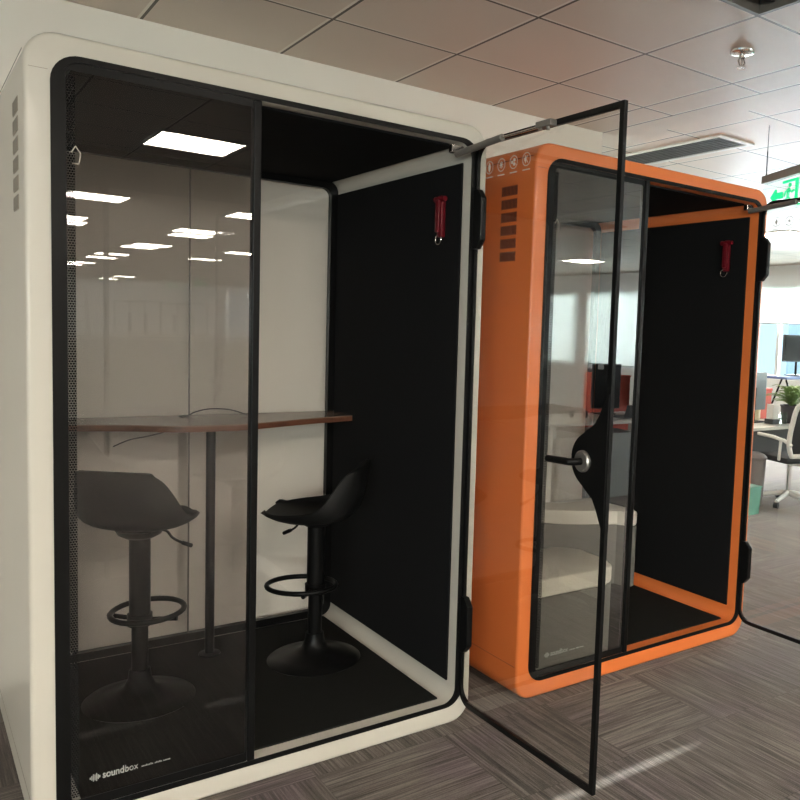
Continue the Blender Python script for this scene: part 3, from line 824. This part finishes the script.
# ------------------------------------------------------------------ office beyond
def desk(loc, w, d, label, h=.735, rz=0., mod=True):
    t = thing('desk', label, 'desk', loc, rz)
    bx('desktop', (0, w, 0, d, h - .03, h), 'desk', t, .003)
    for x in (.05, w - .09):
        bm = new(); box(bm, x, x + .04, .06, .10, 0, h - .031); box(bm, x, x + .04, d - .1, d - .06, 0, h - .031); box(bm, x, x + .04, .10, d - .1, 0, .03)
        obj('leg', bm, 'chair_white', t)
    if mod: bx('modesty_panel', (.1, w - .1, d - .05, d - .035, .25, h - .031), 'screen', t)
    return t
D1 = desk((5.75, 2.22, 0), 3.0, .75, 'white office desk under the plant and monitors at the right edge', .715)
DZ = .716
def monitor(loc, rz, label, w=.5, h=.30, z=.12, mat='screen', tall=False):
    t = thing('monitor', label, 'monitor', loc, rz)
    bx('screen', (-w / 2, w / 2, -.02, .01, z, z + h), mat, t, .006)
    bx('bezel', (-w / 2 + .012, w / 2 - .012, .0102, .014, z + .012, z + h - .012), 'black', t)
    bm = new(); tube(bm, [(0, -.035, .012), (0, -.035, z + h * .5)], .014, 10); box(bm, -.03, .03, -.035, -.02, z + h * .4, z + h * .6); obj('stand', bm, 'black_metal', t)
    bx('stand_base', (-.1, .1, -.11, .05, .0005, .012), 'black_metal', t, .003)
    return t
monitor((6.69, 2.64, DZ), math.radians(4), 'upright dark grey monitor on the desk beside the orange booth edge', .46, .39, .12, 'screen_grey')
t = thing('document_holder', 'white paper box standing on the desk beside the dark grey monitor', 'box', (6.75, 2.42, DZ)); 
bx('box_body', (-.05, .05, -.04, .04, .05, .20), 'paper', t, .004); bx('box_stand', (-.06, .06, -.05, .05, .0005, .049), 'screen', t)
t = thing('bottle', 'cream coloured bottle on the desk in front of the red box', 'bottle', (6.92, 2.74, DZ))
bm = new(); lathe(bm, [(0, .0005), (.035, .0005), (.037, .01), (.036, .16), (.018, .20), (.016, .215), (0, .215)], seg=20); obj('bottle_body', bm, 'yellow', t, True)
bm = new(); lathe(bm, [(0, .2155), (.019, .2155), (.019, .25), (0, .25)], seg=16); obj('cap', bm, 'paper', t, True)
t = thing('drinking_glass', 'clear drinking glass on the desk left of the plant', 'glass', (6.86, 2.36, DZ))
bm = new(); lathe(bm, [(0, .0005), (.032, .0005), (.038, .115), (.035, .115), (.030, .006), (0, .006)], seg=24); obj('glass_body', bm, 'acrylic', t, True)
t = thing('storage_box', 'red box on the desk behind the cream bottle', 'box', (7.10, 2.86, DZ))
bx('box_body', (-.12, .12, -.08, .08, .0005, .30), 'red_box', t, .006); bx('lid', (-.125, .125, -.085, .085, .3005, .33), 'red_box', t, .005)
# potted plant
t = thing('potted_plant', 'leafy green plant in a dark pot on the desk at the right edge', 'plant', (7.03, 2.40, DZ))
bm = new(); lathe(bm, [(0, .0005), (.085, .0005), (.105, .17), (.112, .175), (.112, .185), (.098, .185), (.095, .165), (0, .165)], seg=28); obj('pot', bm, 'pot', t, True)
bm = new(); lathe(bm, [(0, .1655), (.09, .1655), (.05, .172), (0, .174)], seg=20); obj('soil', bm, 'soil', t, True)
bm = new()
for k in range(110):
    a = random.uniform(0, 2 * PI); lean = random.uniform(.06, .27); h = random.uniform(.05, .22); w = random.uniform(.016, .026); L = []
    for i in range(7):
        u = i / 6; r = lean * u ** 1.3; z = .17 + h * math.sin(u * PI * .62) ; ww = w * math.sin(PI * min(1, u * .85 + .12))
        c = Vector((r * math.cos(a), r * math.sin(a), z)); s = Vector((-math.sin(a), math.cos(a), 0)) * ww
        L.append((bm.verts.new(c - s), bm.verts.new(c + Vector((0, 0, -.006))), bm.verts.new(c + s)))
    for A, B in zip(L, L[1:]):
        bm.faces.new((A[0], A[1], B[1], B[0])); bm.faces.new((A[1], A[2], B[2], B[1]))
obj('foliage', bm, 'leaf', t, True)
# desk riser with a monitor on an arm, laptop
t = thing('standing_desk_riser', 'dark blue-black raised shelf over the desk behind the plant', 'desk riser', (7.80, 2.80, DZ))
bx('shelf', (-.50, .50, -.14, .14, .43, .455), 'card_board', t, .004)
bm = new()
for s in (-1, 1):
    for x in (-.35, .35): tube(bm, [(x - .12 * s, s * .11, .008), (x + .12 * s, s * .11, .425)], .011, 8)
obj('scissor_frame', bm, 'black_metal', t); bx('riser_base', (-.5, .5, -.14, .14, .0005, .012), 'black_metal', t)
m2 = monitor((7.76, 2.84, DZ + .457), math.radians(172), 'dark monitor raised high in front of the window at the right edge', .50, .30, .16, 'screen')
t = thing('laptop', 'open laptop with a red lid on the raised shelf at the right edge', 'laptop', (7.95, 2.70, DZ + .4555))
bx('keyboard_base', (-.12, .12, -.02, .05, .0005, .012), 'screen', t); bm = new(); prism(bm, [(.055, .0125), (.10, .15), (.105, .148), (.06, .0125)], -.12, .12, 'x'); obj('lid', bm, 'red_box', t)
tag(bx('paper_sheet', (6.70, 6.92, 2.24, 2.31, DZ + .0006, DZ + .0016), 'paper'), 'white sheet of paper lying on the desk in front of the plant', 'paper')

# task chair
t = thing('office_chair', 'white framed office chair with black mesh back at the right edge', 'office chair', (6.45, 1.98, 0), math.radians(-12))
bm = new()
for k in range(5):
    a = math.radians(-72 + 72 * k - 8)
    tube(bm, [(.02 * math.cos(a), .02 * math.sin(a), .11), (.30 * math.cos(a), .30 * math.sin(a), .065)], .02, 10, radii=[.028, .016])
obj('star_base', bm, 'chair_white', t, True)
for k in range(5):
    a = math.radians(-72 + 72 * k - 8); x, y = .30 * math.cos(a), .30 * math.sin(a)
    bm = new(); tube(bm, [(x - .02 * math.sin(a), y + .02 * math.cos(a), .03), (x + .02 * math.sin(a), y - .02 * math.cos(a), .03)], .029, 16); obj('caster', bm, 'screen', t, True)
bm = new(); tube(bm, [(0, 0, .09), (0, 0, .40)], .024, 16); obj('gas_lift', bm, 'chrome', t, True)
bm = new(); box(bm, -.22, .22, -.20, .24, .42, .48, .028); obj('seat', bm, 'mesh', t, True)
bm = new(); box(bm, -.08, .08, -.12, .1, .39, .419, .008); tube(bm, [(0, -.08, .40), (0, -.20, .41), (0, -.255, .50), (0, -.275, .60)], .022, 10); obj('tilt_mechanism', bm, 'chair_white', t, True)
out_ = smooth_curve([(-.20, .50), (.20, .50), (.245, .62), (.25, .80), (.215, .98), (.0, 1.0), (-.215, .98), (-.25, .80), (-.245, .62), (-.20, .50)], 5)[:-1]
bm = new()
def curve_back(p): return (p[0], -.24 - .09 * ((p[1] - .5) / .5) ** 1.2 + .35 * p[0] ** 2, p[1])
tube(bm, [curve_back((p[0], max(p[1], .5))) for p in out_], .023, 10, closed=True); obj('back_frame', bm, 'chair_white', t, True)
bm = new(); c0 = bm.verts.new(curve_back((0, .75))); vs = [bm.verts.new(curve_back((p[0] * .96, max(.51, min(p[1], .985))))) for p in out_]
for i in range(len(vs)): bm.faces.new((c0, vs[i], vs[(i + 1) % len(vs)]))
bmesh.ops.recalc_face_normals(bm, faces=bm.faces); bmesh.ops.solidify(bm, geom=bm.faces[:], thickness=.006); obj('mesh_back', bm, 'mesh', t, True)
bm = new(); box(bm, -.10, .10, -.315, -.29, .60, .68, .01); obj('lumbar_pad', bm, 'chair_white', t, True)
for s in (-1, 1):
    bm = new(); tube(bm, [(s * .235, -.262, .60), (s * .27, -.20, .645), (s * .28, -.05, .665), (s * .28, .14, .67)], .017, 10); tube(bm, [(s * .275, -.16, .65), (s * .23, -.10, .45)], .014, 8); obj('armrest', bm, 'chair_white', t, True)

# bins
t = thing('waste_bin', 'brown-grey waste bin with a domed lid on the carpet beside the orange booth edge', 'bin', (6.10, 2.12, 0))
bm = new(); lathe(bm, [(0, .0005), (.09, .0005), (.105, .44), (.110, .445), (0, .445)], seg=32); obj('bin_body', bm, 'bin', t, True)
bm = new(); lathe(bm, [(0, .4455), (.112, .4455), (.112, .46), (.09, .485), (.04, .505), (0, .51)], seg=32); obj('lid', bm, 'bin', t, True)
t = thing('waste_bin', 'small teal green bin on the carpet partly hidden by the orange booth', 'bin', (5.72, 1.92, 0))
bm = new(); prism(bm, [(-.09, .0005), (.09, .0005), (.11, .24), (-.11, .24)], -.09, .09); obj('bin_body', bm, 'teal', t); bx('rim', (-.115, .115, -.095, .095, .2405, .252), 'teal', t)

# desk group behind the camera, mirrored in the orange booth's glass
desk((4.35, -3.72, 0), 2.15, .72, 'white office desk behind the camera, mirrored in the glass of the orange booth', .735, mod=False)
t = thing('pedestal_cabinet', 'pale drawer cabinet under the desk mirrored in the orange booth glass', 'cabinet', (4.45, -3.5, 0))
bx('cabinet_body', (0, .42, 0, .5, .0005, .60), 'desk', t, .004)
for k in range(3):
    d = bx('drawer', (.01, .41, -.016, -.0005, .03 + k * .19, .205 + k * .19), 'desk', t, .003); bx('drawer_pull', (.14, .28, -.026, -.0165, .16 + k * .19, .172 + k * .19), 'grey_metal', d)
t = thing('pedestal_cabinet', 'grey drawer cabinet under the desk near the black post of the orange booth', 'cabinet', (5.0, -3.5, 0))
bx('cabinet_body', (0, .42, 0, .5, .0005, .62), 'grey', t, .004)
for k in range(3):
    d = bx('drawer', (.01, .41, -.016, -.0005, .03 + k * .195, .21 + k * .195), 'grey', t, .003); bx('drawer_pull', (.14, .28, -.026, -.0165, .165 + k * .195, .177 + k * .195), 'grey_metal', d)
t = thing('filing_column', 'tall red cabinet standing behind the white desk mirrored in the orange booth glass', 'cabinet', (5.72, -4.02, 0))
bx('cabinet_body', (-.07, .07, -.06, .2, .0005, 1.14), 'red_box', t, .006); bx('cabinet_top', (-.06, .06, -.05, .19, 1.1405, 1.18), 'screen', t, .01)
t = thing('storage_box', 'wide red box beside the tall red cabinet behind the desk', 'box', (5.92, -3.98, 0)); bx('box_body', (-.14, .14, -.06, .2, .0005, 1.10), 'red_box', t, .006); bx('lid', (-.145, .145, -.065, .205, 1.1005, 1.12), 'red_box', t)
monitor((5.46, -3.52, .737), math.radians(10), 'black upright monitor with a small note on it, mirrored in the orange booth glass', .34, .46, .06, 'screen')
monitor((6.0, -3.38, .737), math.radians(-6), 'second dark monitor just right of the open door edge mirrored in the orange booth glass', .40, .36, .08, 'screen')
monitor((6.32, -3.62, .737), math.radians(-30), 'dark monitor at the right end of the desk behind the black post', .42, .34, .08, 'screen')
tag(bx('sticky_note', (5.32, 5.40, -3.504, -3.502, 1.20, 1.25), 'paper'), 'small white note on the top corner of the black monitor', 'note')
t = thing('headphones', 'pale headphones lying on the desk below the black monitor', 'headphones', (4.95, -3.35, .7362), .4)
bm = new(); tube(bm, [(.075 * math.cos(a * PI / 12), 0, .02 + .085 * math.sin(a * PI / 12)) for a in range(13)], .007, 8); obj('headband', bm, 'paper', t, True)
for s in (-1, 1):
    bm = new(); tube(bm, [(s * .06, 0, .036), (s * .085, 0, .036)], .034, 16); obj('ear_cup', bm, 'screen', t, True)
t = thing('laptop', 'dark laptop lying on the desk mirrored in the orange booth glass', 'laptop', (5.50, -3.22, .7355))
bx('keyboard_base', (-.16, .16, -.1, .1, .0005, .016), 'screen', t, .003); bm = new(); prism(bm, [(.1, .0165), (.14, .14), (.146, .138), (.106, .0165)], -.16, .16, 'x'); obj('lid', bm, 'screen', t)

# ------------------------------------------------------------------ behind the camera (mirrored in the panes)
for i, (x, y, w, h, l) in enumerate(((1.1, -9.5, 3.2, 1.25, 'pale low partition mirrored across the cream booth glass, nearer row'), (3.0, -12.5, 3.4, 1.25, 'pale low partition mirrored in the cream booth glass, farther row'))):
    t = thing('low_partition', l, 'partition', (x, y, 0))
    bx('panel', (0, w, -.04, .04, .0005, h - .02), 'grey', t, .004); bx('top_rail', (0, w, -.05, .05, h - .0195, h + .02), 'desk', t, .004)
for i in range(2):
    t = bpy.data.objects.new('door_%d' % (i + 1), None); col.objects.link(t); t['kind'] = 'structure'; t.location = (6.3 + i * 1.5, YF, 0)
    bx('door_leaf', (-.45, .45, .0005, .04, .005, 2.05), 'paper', t, .003); bx('door_window', (-.06, .06, .041, .045, 1.0, 1.7), 'screen', t)
    bm = new(); box(bm, -.52, -.46, .0005, .06, .0005, 2.12); box(bm, .46, .52, .0005, .06, .0005, 2.12); box(bm, -.46, .46, .0005, .06, 2.06, 2.12); obj('door_frame', bm, 'grey', t)
t = thing('step_ladder', 'folding aluminium step ladder mirrored at the left of the cream booth glass', 'ladder', (2.4, -15.0, 0), .3)
bm = new()
for s in (-1, 1): tube(bm, [(s * .28, -.45, .0005), (s * .18, 0, 2.0)], .025, 8); 
obj('front_rail', bm, 'aluminium', t)
bm = new()
for s in (-1, 1): tube(bm, [(s * .28, .45, .0005), (s * .18, .03, 2.0)], .02, 8)
obj('rear_rail', bm, 'aluminium', t)
for k in range(6):
    u = (k + 1) / 7; hw = .28 - .10 * u; bx('tread', (-hw, hw, -.45 * (1 - u) - .04, -.45 * (1 - u) + .04, 2 * u - .012, 2 * u + .012), 'aluminium', t)

# ------------------------------------------------------------------ light
w = bpy.data.worlds.new('World'); scn.world = w; w.use_nodes = True
nt = w.node_tree; bg = nt.nodes['Background']
tc = nt.nodes.new('ShaderNodeTexCoord'); sp = nt.nodes.new('ShaderNodeSeparateXYZ'); cr = nt.nodes.new('ShaderNodeValToRGB')
nt.links.new(tc.outputs['Generated'], sp.inputs[0]); nt.links.new(sp.outputs[2], cr.inputs['Fac']); nt.links.new(cr.outputs['Color'], bg.inputs['Color'])
cr.color_ramp.elements[0].position = .0; cr.color_ramp.elements[0].color = (.62, .84, 1, 1)
cr.color_ramp.elements[1].position = .5; cr.color_ramp.elements[1].color = (.40, .68, 1, 1)
bg.inputs['Strength'].default_value = 1.7

# sky light through the right-hand windows; the left lamp is added fill
a = bpy.data.lights.new('daylight_fill', 'AREA'); a.shape = 'RECTANGLE'; a.size = 1.6; a.size_y = 36; a.energy = 12000; a.color = (.94, .96, 1)
o = bpy.data.objects.new('daylight_fill', a); col.objects.link(o); o.location = (XW + .9, 0, 2.0); o.rotation_euler = (0, math.radians(82), 0)
a = bpy.data.lights.new('daylight_fill', 'AREA'); a.shape = 'RECTANGLE'; a.size = 1.7; a.size_y = 15; a.energy = 2900; a.color = (1, .93, .82)  # fill lamp added outside the made-up left windows
o = bpy.data.objects.new('daylight_fill', a); col.objects.link(o); o.location = (XL - .8, -14.6, 1.9); o.rotation_euler = (0, math.radians(-82), 0)

# low sun slipping through the gap between two blinds
a = bpy.data.lights.new('low_sun', 'SPOT'); a.energy = 420000; a.spot_size = math.radians(6); a.spot_blend = .1; a.shadow_soft_size = .04; a.color = (1, .96, .9)
o = bpy.data.objects.new('low_sun', a); col.objects.link(o); o.location = (31, -.65, 3.18); o.rotation_euler = Vector((-1, 0, -.1098)).to_track_quat('-Z', 'Y').to_euler()

# ------------------------------------------------------------------ camera
F = Vector((0.61392875, 0.78512614, -0.08166041)); R = Vector((0.78912577, -0.61298017, 0.03918972)); U = Vector((0.01928734, 0.08850003, 0.99588942))
cam = bpy.data.cameras.new('camera'); co = bpy.data.objects.new('camera', cam); col.objects.link(co)
m = Matrix((( R.x, U.x, -F.x, -.2773), (R.y, U.y, -F.y, -2.6048), (R.z, U.z, -F.z, 1.5404), (0, 0, 0, 1)))
co.matrix_world = m
cam.sensor_width = 36; cam.lens = 816.754 / 800 * 36; cam.shift_x = -133.333 / 800; cam.shift_y = 0
cam.clip_start = .05; cam.clip_end = 200
scn.camera = co
vs = scn.view_settings
vs.view_transform = 'Standard'; vs.look = 'None'; vs.exposure = 0.16; vs.gamma = 1; vs.use_curve_mapping = False
